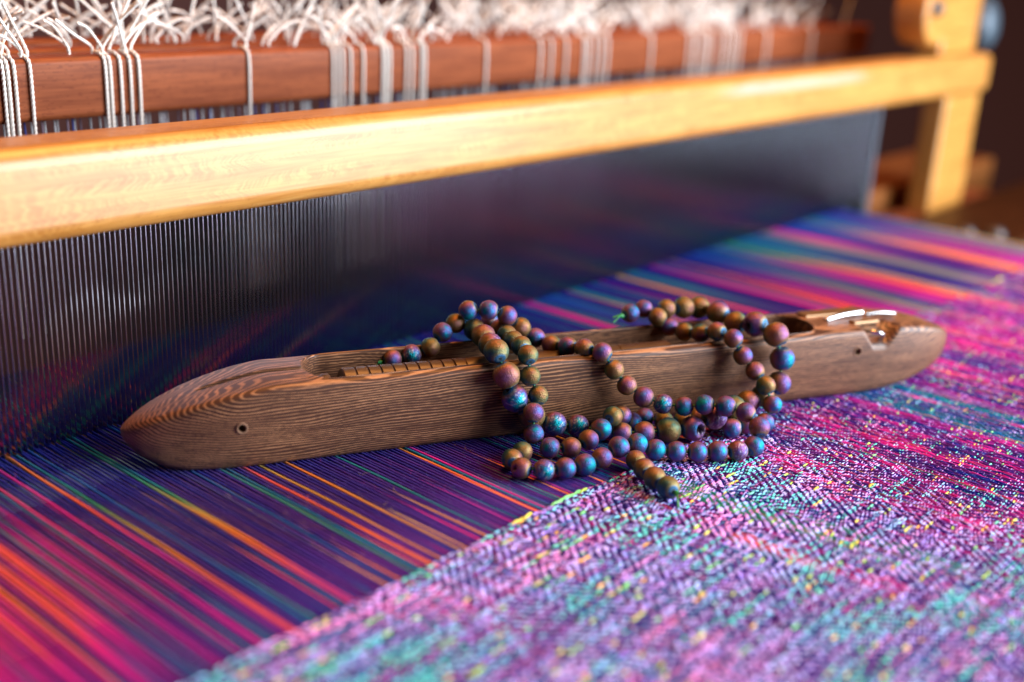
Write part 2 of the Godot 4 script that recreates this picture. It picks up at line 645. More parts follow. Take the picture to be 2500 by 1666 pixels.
func warp_color(x: float, z: float, i: int, who: float, phase: float) -> Color:
	var t := (z + 332.0) / 140.0
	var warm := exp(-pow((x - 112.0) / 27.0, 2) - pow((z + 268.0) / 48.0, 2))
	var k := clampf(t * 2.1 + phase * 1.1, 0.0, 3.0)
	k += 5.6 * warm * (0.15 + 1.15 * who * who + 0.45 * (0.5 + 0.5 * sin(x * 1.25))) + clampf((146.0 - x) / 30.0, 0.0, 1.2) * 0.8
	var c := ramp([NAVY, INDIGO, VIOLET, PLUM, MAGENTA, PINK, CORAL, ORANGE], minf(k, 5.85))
	if t > 0.9:
		# in the cloth the colours come in long streaks
		var s := streak.get_noise_2d(x * 8.5, z * 0.55) * 2.4 + patch.get_noise_2d(x, z * 0.5) * 1.1
		s += 0.9 * smoothstep(250.0, 360.0, x)
		var d := ramp([TEAL, BLUE, NAVY, INDIGO, PLUM, VIOLET, MAGENTA, PINK, PINK, ORANGE, GOLD], 2.9 + s * 1.9 + phase * 2.6)
		if absf(x - 296.0 - (z + 128.0) * 0.12) < 6.0 and who < 0.75 and z > -172.0 and z < -84.0:
			d = GREEN.lerp(TEAL, 0.35)
		if absf(x - 283.0) < 6.0 and who < 0.8 and z > -84.0:
			d = Color(0.01, 0.36, 0.50)
		if absf(x - 277.5 - (z + 118.0) * 0.15) < 3.4 and who < 0.8 and z > -142.0 and z < -92.0:
			d = CORAL.lerp(PINK, clampf((z + 140.0) / 45.0, 0.0, 1.0))
		if absf(x - 424.0) < 17.0 and who < 0.7:
			d = TEAL if who < 0.35 else BLUE
		c = c.lerp(d, smoothstep(0.9, 1.08, t))
	var a = accent(x, t, i, who, phase)
	if a != null:
		c = c.lerp(a, 0.92 if t < 1.02 else 0.45)
	if x > 390.0:
		c = c.lerp(Color(c.r * 1.25, c.g * 1.25, c.b * 1.25), 0.8)
	return c


func cloth() -> void:
	streak.seed = 5
	streak.frequency = 0.05
	patch.seed = 9
	patch.frequency = 0.03
	var at := Vector3(420, -1, -200)
	var t := thing("woven_cloth", at, "many-coloured handwoven cloth on the loom, its open warp running back to the reed", "woven cloth")
	var pitch := 0.74
	var first := 66.0
	var count := int((741.0 - first) / pitch)
	var who := PackedFloat32Array()
	var phase := PackedFloat32Array()
	var xs := PackedFloat32Array()
	var drift := 0.0
	for i in count:
		who.append(rng.randf())
		drift = lerpf(drift, rng.randf_range(-1.0, 1.0), 0.55)
		phase.append(drift * 0.75)
		xs.append(first + i * pitch + rng.randf_range(-0.1, 0.1))
	var rest := MB.new()
	var step := 6.0
	for i in count:
		var x := xs[i]
		var zf := fell(x)
		var path := PackedVector3Array()
		var cols := PackedColorArray()
		var z := -400.0
		var up := 0.45 if i % 2 == 0 else -0.25
		while true:
			var f := smoothstep(-250.0, zf, z)
			var dent := smoothstep(-332.0, -315.0, z)
			var pair := (float(int(i / 3) * 3) + 1.0) * pitch + first
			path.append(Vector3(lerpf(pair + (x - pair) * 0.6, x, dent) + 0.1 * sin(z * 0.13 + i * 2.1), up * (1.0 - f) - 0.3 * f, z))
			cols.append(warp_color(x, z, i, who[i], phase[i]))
			if z >= zf + 3.0:
				break
			z = minf(z + step, zf + 3.0)
		var rad := even(rng.randf_range(0.36, 0.45), path.size())
		for k in rad.size():
			rad[k] *= rng.randf_range(0.92, 1.08)
		if i < 300:
			var b := MB.new()
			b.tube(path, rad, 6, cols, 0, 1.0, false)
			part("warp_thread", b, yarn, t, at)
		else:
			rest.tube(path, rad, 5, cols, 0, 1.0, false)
	var far := part("far_warp_threads", rest, yarn, t, at)
	far.set_meta("kind", "stuff")

	# loose fibres standing off the warp
	var fz := MB.new()
	for k in 9000:
		var i := rng.randi_range(38, 530)
		var z := rng.randf_range(-328.0, -194.0)
		var a := Vector3(xs[i], 0.5, z)
		var d := Vector3(rng.randf_range(-1, 1), rng.randf_range(0.1, 0.8), rng.randf_range(-1, 1)).normalized()
		var e := Vector3(rng.randf_range(-1, 1), rng.randf_range(-0.3, 0.6), rng.randf_range(-1, 1)).normalized()
		var l := rng.randf_range(0.6, 2.2)
		var c := warp_color(xs[i], z, i, who[i], phase[i])
		c = c.lerp(Color(0.35, 0.25, 0.5), 0.25)
		fz.tube(PackedVector3Array([a, a + d * l * 0.6, a + d * l * 0.7 + e * l * 0.6]), PackedFloat32Array([0.035, 0.03, 0.015]), 3, PackedColorArray([c]), 0, 1.0, false)
	var fuzz := part("loose_fibres", fz, yarn, t, at)
	fuzz.set_meta("kind", "stuff")

	# the web: a 2/2 point twill of floats over a dark sheet that paints the shade in the gaps
	var g := MB.new()
	var gp := PackedVector3Array()
	var gu := PackedVector2Array()
	var cols_n := 68
	for r in 2:
		for k in cols_n + 1:
			var x := lerpf(first, 741.0, float(k) / cols_n)
			gp.append(Vector3(x, -0.75, fell(x) + 0.5 if r == 0 else 40.0))
			gu.append(Vector2(x, r))
	g.grid(gp, gu, 2, cols_n + 1, false, false)
	part("gap_shade_sheet", g, mat(tone(0.045, 0.015, 0.13), 0.9), t, at)  # plain sheet, its dark colour stands for shade between the floats

	var warp_at: Array[Transform3D] = []
	var warp_c := PackedColorArray()
	var weft_at: Array[Transform3D] = []
	var weft_c := PackedColorArray()
	var pick := 0.86
	var n_pick := 262
	var pale := [Color(0.88, 0.26, 0.70), Color(0.64, 0.31, 0.92), Color(0.54, 0.45, 0.97), Color(0.34, 0.22, 0.90), Color(0.45, 0.51, 0.97), Color(0.20, 0.57, 0.95), Color(0.06, 0.66, 0.62)]
	var deep := [Color(0.26, 0.09, 0.46), Color(0.16, 0.05, 0.36), Color(0.36, 0.05, 0.34), Color(0.10, 0.06, 0.34), Color(0.04, 0.16, 0.40), Color(0.30, 0.14, 0.52)]
	var glint := [Color(0.42, 0.70, 0.06), Color(0.70, 0.66, 0.04), Color(0.16, 0.60, 0.16), Color(0.88, 0.46, 0.04), Color(0.10, 0.60, 0.40)]
	# the threading runs up and down through the four shafts, turning at uneven places
	var shaft_of := PackedInt32Array()
	var sh := 0
	var way := 1
	var run := 5
	for i in count:
		shaft_of.append(sh)
		sh = posmod(sh + way, 4)
		run -= 1
		if run <= 0:
			way = -way
			run = rng.randi_range(6, 22)
	var lift_of := PackedInt32Array()
	sh = 0
	way = 1
	run = 4
	for p in n_pick:
		lift_of.append(sh)
		sh = posmod(sh + way, 4)
		run -= 1
		if run <= 0:
			way = -way
			run = rng.randi_range(24, 60)
	for p in n_pick:
		var tint: Color = pale[0]
		var left_run := 0
		var spark := 0
		for i in count - 1:
			var x := xs[i]
			var z := fell(x) + 0.9 + p * pick + 0.16 * sin(x * 0.21 + p)
			if z > 36.0:
				continue
			var k := posmod(lift_of[p] + shaft_of[i], 4)
			var next := posmod(lift_of[p] + shaft_of[i + 1], 4)
			left_run -= 1
			if left_run <= 0:
				# the weft is a slubby yarn: long runs of one tone, now and then a short bright slub
				var hue := patch.get_noise_2d(x * 0.9 + 900.0, z * 0.9)
				var bright := clampf(0.66 - 0.20 * smoothstep(290.0, 400.0, x) + 0.4 * patch.get_noise_2d(x * 1.3 + 500.0, z * 1.3), 0.2, 0.9)
				spark = 1 if rng.randf() < (0.3 if p == 0 else 0.17) else 0
				if spark:
					left_run = rng.randi_range(3, 6) if p > 0 else rng.randi_range(5, 9)
					tint = glint[rng.randi_range(0, glint.size() - 1)] if p > 0 else glint[rng.randi_range(0, 2)]
				else:
					left_run = rng.randi_range(8, 34)
					var q := clampf(0.56 + hue * 1.2 + rng.randf_range(-0.22, 0.22), 0.0, 1.0) * 6.0
					tint = ramp(pale, q)
					if rng.randf() > bright:
						tint = deep[rng.randi_range(0, deep.size() - 1)]
			if k == 0:
				# this end starts a float over two picks
				var s := Vector3(rng.randf_range(0.85, 1.2), rng.randf_range(0.8, 1.3), rng.randf_range(0.85, 1.2))
				var b := Basis(Vector3.UP, rng.randf_range(-0.14, 0.14) + (PI / 2.0)).scaled_local(Vector3((2.05 + 0.9 * smoothstep(300.0, 390.0, x)) * s.z, (0.56 + 0.12 * smoothstep(300.0, 390.0, x)) * s.y, 0.43 * s.x))
				warp_at.append(Transform3D(b * MM, (Vector3(x, -0.28, z + pick * 0.5) - at) * MM))
				var c := warp_color(x, z, i, who[i], phase[i])
				var w := rng.randf_range(0.8, 1.25)
				warp_c.append(Color(c.r * w, c.g * w, c.b * w))
			if k >= 2 and next >= 2:
				# the weft passes over this end and the next
				var s := Vector3(rng.randf_range(0.85, 1.2), rng.randf_range(0.75, 1.3), rng.randf_range(0.8, 1.15))
				var b := Basis(Vector3.UP, rng.randf_range(-0.22, 0.22)).scaled_local(Vector3((1.75 - 0.45 * smoothstep(300.0, 390.0, x)) * s.x, 0.58 * s.y, 0.42 * s.z) * (1.0 if not spark else (1.5 if p == 0 else 1.0)))
				var lift := 0.2 if spark else 0.0
				weft_at.append(Transform3D(b * MM, (Vector3(x + pitch * 0.5, -0.26 + lift, z) - at) * MM))
				var w := rng.randf_range(0.75, 1.25)
				weft_c.append(Color(tint.r * w, tint.g * w, tint.b * w))
			elif k >= 2 and rng.randf() < 0.6:
				var b := Basis(Vector3.UP, rng.randf_range(-0.2, 0.2)).scaled_local(Vector3(1.0, 0.52, 0.38))
				weft_at.append(Transform3D(b * MM, (Vector3(x, -0.3, z) - at) * MM))
				weft_c.append(tint)
	var float_mesh := yarn_float()
	scatter("warp_floats", float_mesh, warp_at, warp_c, yarn, t)
	scatter("weft_floats", float_mesh, weft_at, weft_c, weft_yarn, t)


# a short arched length of yarn, 1 long along x, that dives at both ends
func yarn_float() -> ArrayMesh:
	var b := MB.new()
	var path := PackedVector3Array()
	var rad := PackedFloat32Array()
	for k in 9:
		var q := k / 8.0 * 2.0 - 1.0
		path.append(Vector3(q * 0.5, 0.55 * (1.0 - q * q) - 0.5 * pow(absf(q), 3), 0.0))
		rad.append(0.78 * sqrt(maxf(1.0 - q * q * 0.75, 0.05)))
	# the tube is squeezed to a strand by the copies' scale
	b.tube(path, rad, 8, PackedColorArray([Color.WHITE]), 0, 1.0, true)
	return b.mesh(Vector3.ZERO, 1.0, false)


func scatter(called: String, mesh: Mesh, where: Array[Transform3D], cols: PackedColorArray, m: Material, parent: Node3D) -> void:
	var mm := MultiMesh.new()
	mm.transform_format = MultiMesh.TRANSFORM_3D
	mm.use_colors = true
	mm.mesh = mesh
	mm.instance_count = where.size()
	for i in where.size():
		mm.set_instance_transform(i, where[i])
		mm.set_instance_color(i, cols[i])
	var o := MultiMeshInstance3D.new()
	o.name = called
	o.multimesh = mm
	o.material_override = m
	o.set_meta("kind", "stuff")
	parent.add_child(o)


# ---------------------------------------------------------------- shuttle
const S_O := Vector3(259.7, 0.75, -242.9)
const S_ANGLE := 26.7
const S_A := -104.0
const S_B := 221.0
const CAV_A := -47.0
const CAV_B := 151.0


func along() -> Vector3:
	return Vector3(cos(deg_to_rad(S_ANGLE)), 0, sin(deg_to_rad(S_ANGLE)))


func toward() -> Vector3:
	return Vector3(-sin(deg_to_rad(S_ANGLE)), 0, cos(deg_to_rad(S_ANGLE)))


func at_shuttle(s: float, y: float, w: float) -> Vector3:      # w: 0 on the front face, -28 on the back
	return S_O + along() * s + Vector3.UP * y + toward() * w


func nose(d: float, length: float, p: float) -> float:
	if d >= length: return 1.0
	return pow(maxf(1.0 - pow(1.0 - maxf(d, 0.0) / length, p), 0.0), 1.0 / p)


# the outline of a cut through the shuttle at S, from bottom centre round the front to the floor of the hollow: (w from centre, y)
func half_cut(s: float, front: bool) -> PackedVector2Array:
	var dl := s - S_A
	var dr := S_B - s
	var hw := 14.0 * nose(dl, 40.0, 1.85) * nose(dr, 44.0, 2.0)
	hw = maxf(hw, 0.6)
	var yt := (12.3 + 14.3 * nose(dl, 46.0, 1.35)) if s < 60.0 else (15.5 + 11.1 * nose(dr, 46.0, 2.0))
	var yb := 11.0 * (1.0 - nose(dl, 19.0, 1.7)) if s < 60.0 else 14.0 * (1.0 - nose(dr, 50.0, 1.7))
	yb = minf(yb, yt - 1.2)
	var yf := yt
	if front:
		yf -= 6.0 * smoothstep(167.5, 174.0, s) * (1.0 - smoothstep(178.5, 187.0, s))
	var win := 0.0
	var deep := 0.0
	if s > CAV_A and s < CAV_B:
		var e := minf(s - CAV_A, CAV_B - s)
		win = maxf(10.9 * nose(e, 9.0, 2.0), 1.25 if s < 0.0 else 0.4)
		deep = 19.0 if e > 0.8 else 4.0
	elif s > -81.0 and s <= CAV_A:
		var e := s + 81.0
		win = 1.25 * nose(e, 6.0, 2.0)
		deep = 9.0 * nose(e, 16.0, 1.4)
	var ht := yf - yb
	var rb := minf(2.6, minf(hw * 0.7, ht * 0.4))
	var rt := minf(2.3, minf(hw * 0.6, ht * 0.45))
	var out := PackedVector2Array()
	out.append(Vector2(0, yb))
	out.append(Vector2(hw - rb, yb))
	for k in 3:
		var a := PI / 2.0 * (k + 1) / 3.0
		out.append(Vector2(hw - rb + rb * sin(a), yb + rb - rb * cos(a)))
	for k in 24:
		var q := (k + 1) / 24.0
		var y := lerpf(yb + rb, yf - rt, q)
		out.append(Vector2(hw + 0.5 * sin(PI * clampf((y - yb - rb) / (yt - yb - rb - rt), 0.0, 1.0)) * minf(hw / 14.0, 1.0), y))
	for k in 5:
		var a := PI / 2.0 * (k + 1) / 5.0
		out.append(Vector2(hw - rt + rt * cos(a), yf - rt + rt * sin(a)))
	var ri := minf(lerpf(0.3, 0.75, clampf((win - 1.25) / 3.0, 0.0, 1.0)), deep * 0.3)
	var crown := 0.5 * minf(hw / 14.0, 1.0)
	for k in 4:
		var q := (k + 1) / 4.0
		out.append(Vector2(lerpf(hw - rt, win + ri, q), lerpf(yf, yt + crown, sin(q * PI / 2.0))))
	var yi := yt + crown
	for k in 3:
		var a := PI / 2.0 * (k + 1) / 3.0
		out.append(Vector2(win + ri - ri * sin(a), yi - ri + ri * cos(a)))
	for k in 3:
		out.append(Vector2(win, lerpf(yi - ri, yi - deep, (k + 1) / 3.0)))
	out.append(Vector2(0, yi - deep))
	return out


const V_STEPS := [0.03, 0.01, 0.01, 0.01, 0.00875, 0.00875, 0.00875, 0.00875, 0.00875, 0.00875, 0.00875, 0.00875, 0.00875, 0.00875, 0.00875, 0.00875, 0.00875, 0.00875, 0.00875, 0.00875, 0.00875, 0.00875, 0.00875, 0.00875, 0.00875, 0.00875, 0.00875, 0.00875, 0.013, 0.013, 0.013, 0.013, 0.013, 0.024, 0.024, 0.024, 0.024, 0.006, 0.006, 0.006, 0.03, 0.03, 0.03, 0.02]


func full_cut(s: float) -> PackedVector2Array:
	var f := half_cut(s, true)
	var b := half_cut(s, false)
	var out := PackedVector2Array()
	for p in f:
		out.append(Vector2(p.x - 14.0, p.y))
	for k in range(b.size() - 2, -1, -1):
		out.append(Vector2(-b[k].x - 14.0, b[k].y))
	return out


func path_v() -> PackedFloat32Array:
	var total := 0.0
	for q: float in V_STEPS:
		total += q * 2.0
	var out := PackedFloat32Array([0.0])
	var sum := 0.0
	for q: float in V_STEPS:
		sum += q / total
		out.append(sum)
	for k in range(V_STEPS.size() - 1, -1, -1):
		sum += V_STEPS[k] / total
		out.append(sum)
	return out


# the wood as a solid: thin flat layers, slightly wavy, cut by the shuttle's surface
func shuttle_wood() -> ImageTexture:
	var w := 1500
	var h := 760
	var vs := path_v()
	var slow := noise(41, 1.0, 2)
	var fine := noise(43, 1.0, 2)
	var bytes := PackedByteArray()
	bytes.resize(w * h * 3)
	var seg := PackedInt32Array()
	var frac := PackedFloat32Array()
	var k := 0
	for y in h:
		var q := (y + 0.5) / h
		while k < vs.size() - 2 and vs[k + 1] < q:
			k += 1
		seg.append(k)
		frac.append(clampf((q - vs[k]) / maxf(vs[k + 1] - vs[k], 1e-6), 0.0, 1.0))
	var tan_c := Color(0.40, 0.195, 0.095)
	var dark_c := Color(0.062, 0.026, 0.015)
	for x in w:
		var s := lerpf(S_A, S_B, (x + 0.5) / w)
		var cut := full_cut(s)
		for y in h:
			var p := cut[seg[y]].lerp(cut[seg[y] + 1], frac[y])
			var bend := slow.get_noise_3d(s * 0.010, p.y * 0.05, p.x * 0.05) * 2.4
			var wave := fine.get_noise_3d(s * 0.05, p.y * 0.25, p.x * 0.08) * 0.13
			var knot := slow.get_noise_3d(s * 0.022 + 30.0, p.y * 0.05, p.x * 0.16) * 0.9
			var layer := (p.y * 0.92 + p.x * 0.36 + bend + wave + knot) / 0.82
			var part_ := sin(layer * TAU)
			var fleck := fine.get_noise_3d(s * 0.13, p.y * 3.0, p.x * 3.0)
			var t := smoothstep(-0.1, 0.65, part_ + fleck * 0.75 - 0.2 + 0.55 * slow.get_noise_3d(s * 0.02 + 70.0, p.y * 0.35, p.x * 0.3))
			t *= 0.82 + 0.36 * slow.get_noise_3d(s * 0.03 + 9.0, p.y * 0.16, p.x * 0.1)
			if fleck > 0.45:
				t *= 0.4
			var c := dark_c.lerp(tan_c, clampf(t, 0.0, 1.0)).linear_to_srgb()
			var o := (y * w + x) * 3
			bytes[o] = int(c.r * 255.0); bytes[o + 1] = int(c.g * 255.0); bytes[o + 2] = int(c.b * 255.0)
	return image_of(bytes, w, h)


func shuttle() -> void:
	var at := at_shuttle(58, 0, -14)
	var t := thing("boat_shuttle", at, "dark striped wooden boat shuttle lying slantwise across the warp", "shuttle")
	var ss := PackedFloat32Array()
	var s := S_A
	while s < S_B:
		ss.append(s)
		var d := minf(s - S_A, S_B - s)
		var e := minf(absf(s - CAV_A - 2.0), absf(s - CAV_B + 2.0))
		s += 0.2 if d < 3.0 else (0.6 if d < 12.0 else (0.3 if e < 7.0 else (0.7 if absf(s - 177.0) < 9.0 else (0.4 if minf(absf(s + 69.1), absf(s - 165.7)) < 2.6 else 2.0))))
	ss.append(S_B)
	var vs := path_v()
	var pts := PackedVector3Array()
	var uvs := PackedVector2Array()
	for q in ss:
		var cut := full_cut(q)
		for k in cut.size():
			pts.append(at_shuttle(q, cut[k].y, cut[k].x))
			uvs.append(Vector2((q - S_A) / (S_B - S_A), vs[k]))
	var b := MB.new()
	b.grid(pts, uvs, ss.size(), vs.size(), false, false)
	var wood := mat(Color.WHITE, 0.45)
	wood.metallic_specular = 0.4
	wood.albedo_texture = shuttle_wood()
	wood.heightmap_enabled = true
	wood.heightmap_texture = wood.albedo_texture
	wood.heightmap_scale = 0.008
	wood.clearcoat_enabled = true
	wood.clearcoat = 0.12
	wood.clearcoat_roughness = 0.3
	var holes := [[-69.1, 14.1, 1.15], [165.7, 18.1, 1.35]]
	var kept := PackedInt32Array()
	for k in range(0, b.ix.size(), 3):
		var mid := (b.v[b.ix[k]] + b.v[b.ix[k + 1]] + b.v[b.ix[k + 2]]) / 3.0 - S_O
		var out := false
		for hole in holes:
			if mid.dot(toward()) > -2.0 and Vector2(mid.dot(along()) - hole[0], mid.y - hole[1]).length() < hole[2] + 0.35:
				out = true
		if not out:
			kept.append(b.ix[k]); kept.append(b.ix[k + 1]); kept.append(b.ix[k + 2])
	b.ix = kept
	var bore := mat(tone(0.17, 0.085, 0.045), 0.8)
	part("body", b, wood, t, at)

	# bored holes for the pins: a turned rim and a real bore behind it
	for hole in holes:
		b = MB.new()
		var r: float = hole[2]
		b.lathe(at_shuttle(hole[0], hole[1], 0.0), toward(), PackedVector2Array([Vector2(0, -9), Vector2(r, -9), Vector2(r, 0.3), Vector2(r + 0.15, 0.62), Vector2(r + 0.6, 0.64), Vector2(r + 0.9, 0.3)]), 20)
		part("pin_hole", b, bore, t, at)

	# tension fittings let into the right end
	var brass := mat(tone(0.36, 0.24, 0.14), 0.45, 1.0)
	b = MB.new()
	var plate := PackedVector3Array()
	fitting(b, 153.0, 181.0, -24.0, -17.5, 26.4, 28.0, 0.6)
	part("metal_plate", b, brass, t, at)
	b = MB.new()
	fitting(b, 168.0, 180.0, -10.5, -6.5, 26.2, 27.7, 0.5)
	part("metal_plate", b, brass, t, at)
	b = MB.new()
	b.tube(curve([at_shuttle(159, 27.6, -12.4), at_shuttle(168, 28.3, -14.0), at_shuttle(178, 28.2, -15.4)], 6), even(1.15, 13), 14, PackedColorArray([Color.WHITE]))
	part("tension_bar", b, mat(tone(0.55, 0.57, 0.60), 0.27, 1.0), t, at)
	b = MB.new()
	b.tube(curve([at_shuttle(180, 27.6, -14.6), at_shuttle(186, 28.0, -13.8), at_shuttle(192.5, 27.4, -13.0)], 6), even(0.8, 13), 12, PackedColorArray([Color.WHITE]))
	part("tension_pin", b, mat(tone(0.55, 0.57, 0.60), 0.27, 1.0), t, at)
	b = MB.new()
	b.tube(curve([at_shuttle(172.0, 24.0, -5.0), at_shuttle(173.0, 24.8, -2.2), at_shuttle(175.6, 24.6, -0.6), at_shuttle(178.0, 23.2, -1.2), at_shuttle(177.8, 21.4, -2.6)], 6), even(0.85, 25), 12, PackedColorArray([Color.WHITE]))
	part("thread_hook", b, mat(tone(0.5, 0.52, 0.55), 0.25, 1.0), t, at)
	# the wooden quill in the hollow
	var qa := at_shuttle(-43.5, 19.8, -12.2)
	var dir := (at_shuttle(92, 18.2, -13.4) - qa).normalized()
	var pirn := thing("quill", qa, "ribbed brown wooden quill lying in the hollow of the shuttle", "quill")
	var pm := board(board_texture(53, Color(0.075, 0.034, 0.012), Color(0.03, 0.012, 0.005), 0.0, 0.35), 0.5, 0.15, 0.0)
	b = MB.new()
	b.lathe(qa, dir, PackedVector2Array([Vector2(0, -0.4), Vector2(2.4, 0.0), Vector2(4.2, 1.2), Vector2(5.0, 3.0), Vector2(5.0, 4.6), Vector2(4.4, 5.2), Vector2(2.6, 5.4), Vector2(2.4, 8.8)]), 28)
	part("tip", b, pm, pirn, qa)
	b = MB.new()
	var prof := PackedVector2Array([Vector2(2.4, 8.8), Vector2(5.4, 8.9), Vector2(6.1, 9.4)])
	var l := 9.6
	while l < 52.0:
		prof.append_array(PackedVector2Array([Vector2(6.2, l), Vector2(6.25, l + 3.4), Vector2(6.15, l + 3.7), Vector2(5.6, l + 3.85), Vector2(5.6, l + 4.05), Vector2(6.1, l + 4.2)]))
		l += 4.3
	for m: float in [74.0, 112.0]:
		prof.append_array(PackedVector2Array([Vector2(6.2, m - 0.5), Vector2(5.6, m - 0.3), Vector2(5.6, m), Vector2(6.2, m + 0.2)]))
	prof.append_array(PackedVector2Array([Vector2(6.3, 132), Vector2(5.9, 133), Vector2(0, 133.2)]))
	b.lathe(qa, dir, prof, 32)
	part("barrel", b, pm, pirn, qa)


# a small rounded block laid along the shuttle
func fitting(b: MB, s0: float, s1: float, w0: float, w1: float, y0: float, y1: float, r: float) -> void:
	var tmp := MB.new()
	tmp.box(Vector3(s0, y0, w0), Vector3(s1, y1, w1), r)
	var first := b.v.size()
	for i in tmp.v.size():
		var p := tmp.v[i]
		b.v.append(at_shuttle(p.x, p.y, p.z))
		var q := tmp.n[i]
		b.n.append(along() * q.x + Vector3.UP * q.y + toward() * q.z)
		b.uv.append(tmp.uv[i])
		b.c.append(Color.WHITE)
	for k in tmp.ix:
		b.ix.append(first + k)


# ---------------------------------------------------------------- beads
const SHEEN_BANDS := [Color(0.0, 0.40, 0.47), Color(0.02, 0.22, 0.48), Color(0.16, 0.125, 0.41), Color(0.29, 0.115, 0.31), Color(0.34, 0.145, 0.15), Color(0.36, 0.19, 0.085), Color(0.24, 0.20, 0.08), Color(0.08, 0.20, 0.17), Color(0.01, 0.10, 0.26)]  # iridescent reflection colours, painted on the beads as fixed bands


# a plated quartz bead of radius 1, drilled along y, its angle-dependent sheen painted as fixed bands from the +z side.
# START: where on the sheen's scale of colours the first band lies; SPREAD: how far the painted sheen shifts over a quarter turn
func bead_mesh(seed_: int, start: float, spread: float, rough_side: float, pit: float) -> ArrayMesh:
	var rows := 26
	var cols := 36
	var f := noise(seed_, 1.0, 3)
	var pts := PackedVector3Array()
	var uvs := PackedVector2Array()
	var cc := PackedColorArray()
	var pit_dir := Vector3(0.25, 0.32, 0.9).normalized()
	for i in rows:
		var a := lerpf(0.17, PI - 0.17, float(i) / (rows - 1))
		for j in cols + 1:
			var b := TAU * (j % cols) / cols
			var d := Vector3(sin(a) * sin(b), cos(a), sin(a) * cos(b))
			var r := 1.0 + 0.035 * f.get_noise_3dv(d * 1.1)
			var pole := 1.0 - absf(d.y)
			r -= 0.11 * exp(-pole * 28.0)
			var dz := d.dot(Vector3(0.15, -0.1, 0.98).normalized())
			var crust := rough_side * smoothstep(0.45, 0.75, dz + 0.25 * f.get_noise_3dv(d * 2.0))
			r += crust * (0.075 * f.get_noise_3dv(d * 13.0) - 0.03)
			var hole := 0.0
			if pit > 0.0:
				var g := d.angle_to(pit_dir) + 0.12 * f.get_noise_3dv(d * 5.0)
				hole = 1.0 - smoothstep(pit * 0.55, pit, g)
				r -= 0.45 * hole - 0.05 * f.get_noise_3dv(d * 16.0) * smoothstep(pit * 1.5, pit, g)
			pts.append(d * r)
			uvs.append(Vector2(float(j) / cols, float(i) / rows))
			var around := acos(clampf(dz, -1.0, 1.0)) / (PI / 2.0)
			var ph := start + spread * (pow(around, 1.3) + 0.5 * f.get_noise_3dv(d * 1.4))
			var c := ramp(SHEEN_BANDS, clampf(ph, 0.0, 7.6))
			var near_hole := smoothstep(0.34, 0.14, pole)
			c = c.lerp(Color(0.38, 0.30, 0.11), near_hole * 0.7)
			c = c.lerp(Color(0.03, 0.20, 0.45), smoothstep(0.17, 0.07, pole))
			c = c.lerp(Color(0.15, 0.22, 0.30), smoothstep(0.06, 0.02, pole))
			if crust > 0.2 and f.get_noise_3dv(d * 19.0) > 0.22:
				c = c.lerp(Color(0.7, 0.68, 0.8), 0.5)
			if hole > 0.02:
				c = c.lerp(Color(0.75, 0.7, 0.72) if f.get_noise_3dv(d * 17.0) > 0.1 else Color(0.02, 0.015, 0.02), minf(1.0, hole * 2.0) * (0.85 if hole < 0.8 else 1.0))
				if hole > 0.8:
					c = Color(0.012, 0.01, 0.012)
			cc.append(c)
	var m := MB.new()
	m.grid(pts, uvs, rows, cols + 1, false, false)
	m.c = cc
	# the bore's mouth at both ends
	for e in [0, rows - 1]:
		var at := m.v.size()
		var mid := Vector3(0, pts[e * (cols + 1)].y * 0.8, 0)
		m.v.append(mid); m.n.append(Vector3(0, signf(mid.y), 0)); m.uv.append(Vector2.ZERO); m.c.append(Color(0.01, 0.02, 0.04))
		for j in cols:
			if e == 0:
				m.tri(at, e * (cols + 1) + j + 1, e * (cols + 1) + j)
			else:
				m.tri(at, e * (cols + 1) + j, e * (cols + 1) + j + 1)
	return m.mesh(Vector3.ZERO, 1.0)


var bead_kinds := []
var bead_mat: StandardMaterial3D
var silk: StandardMaterial3D


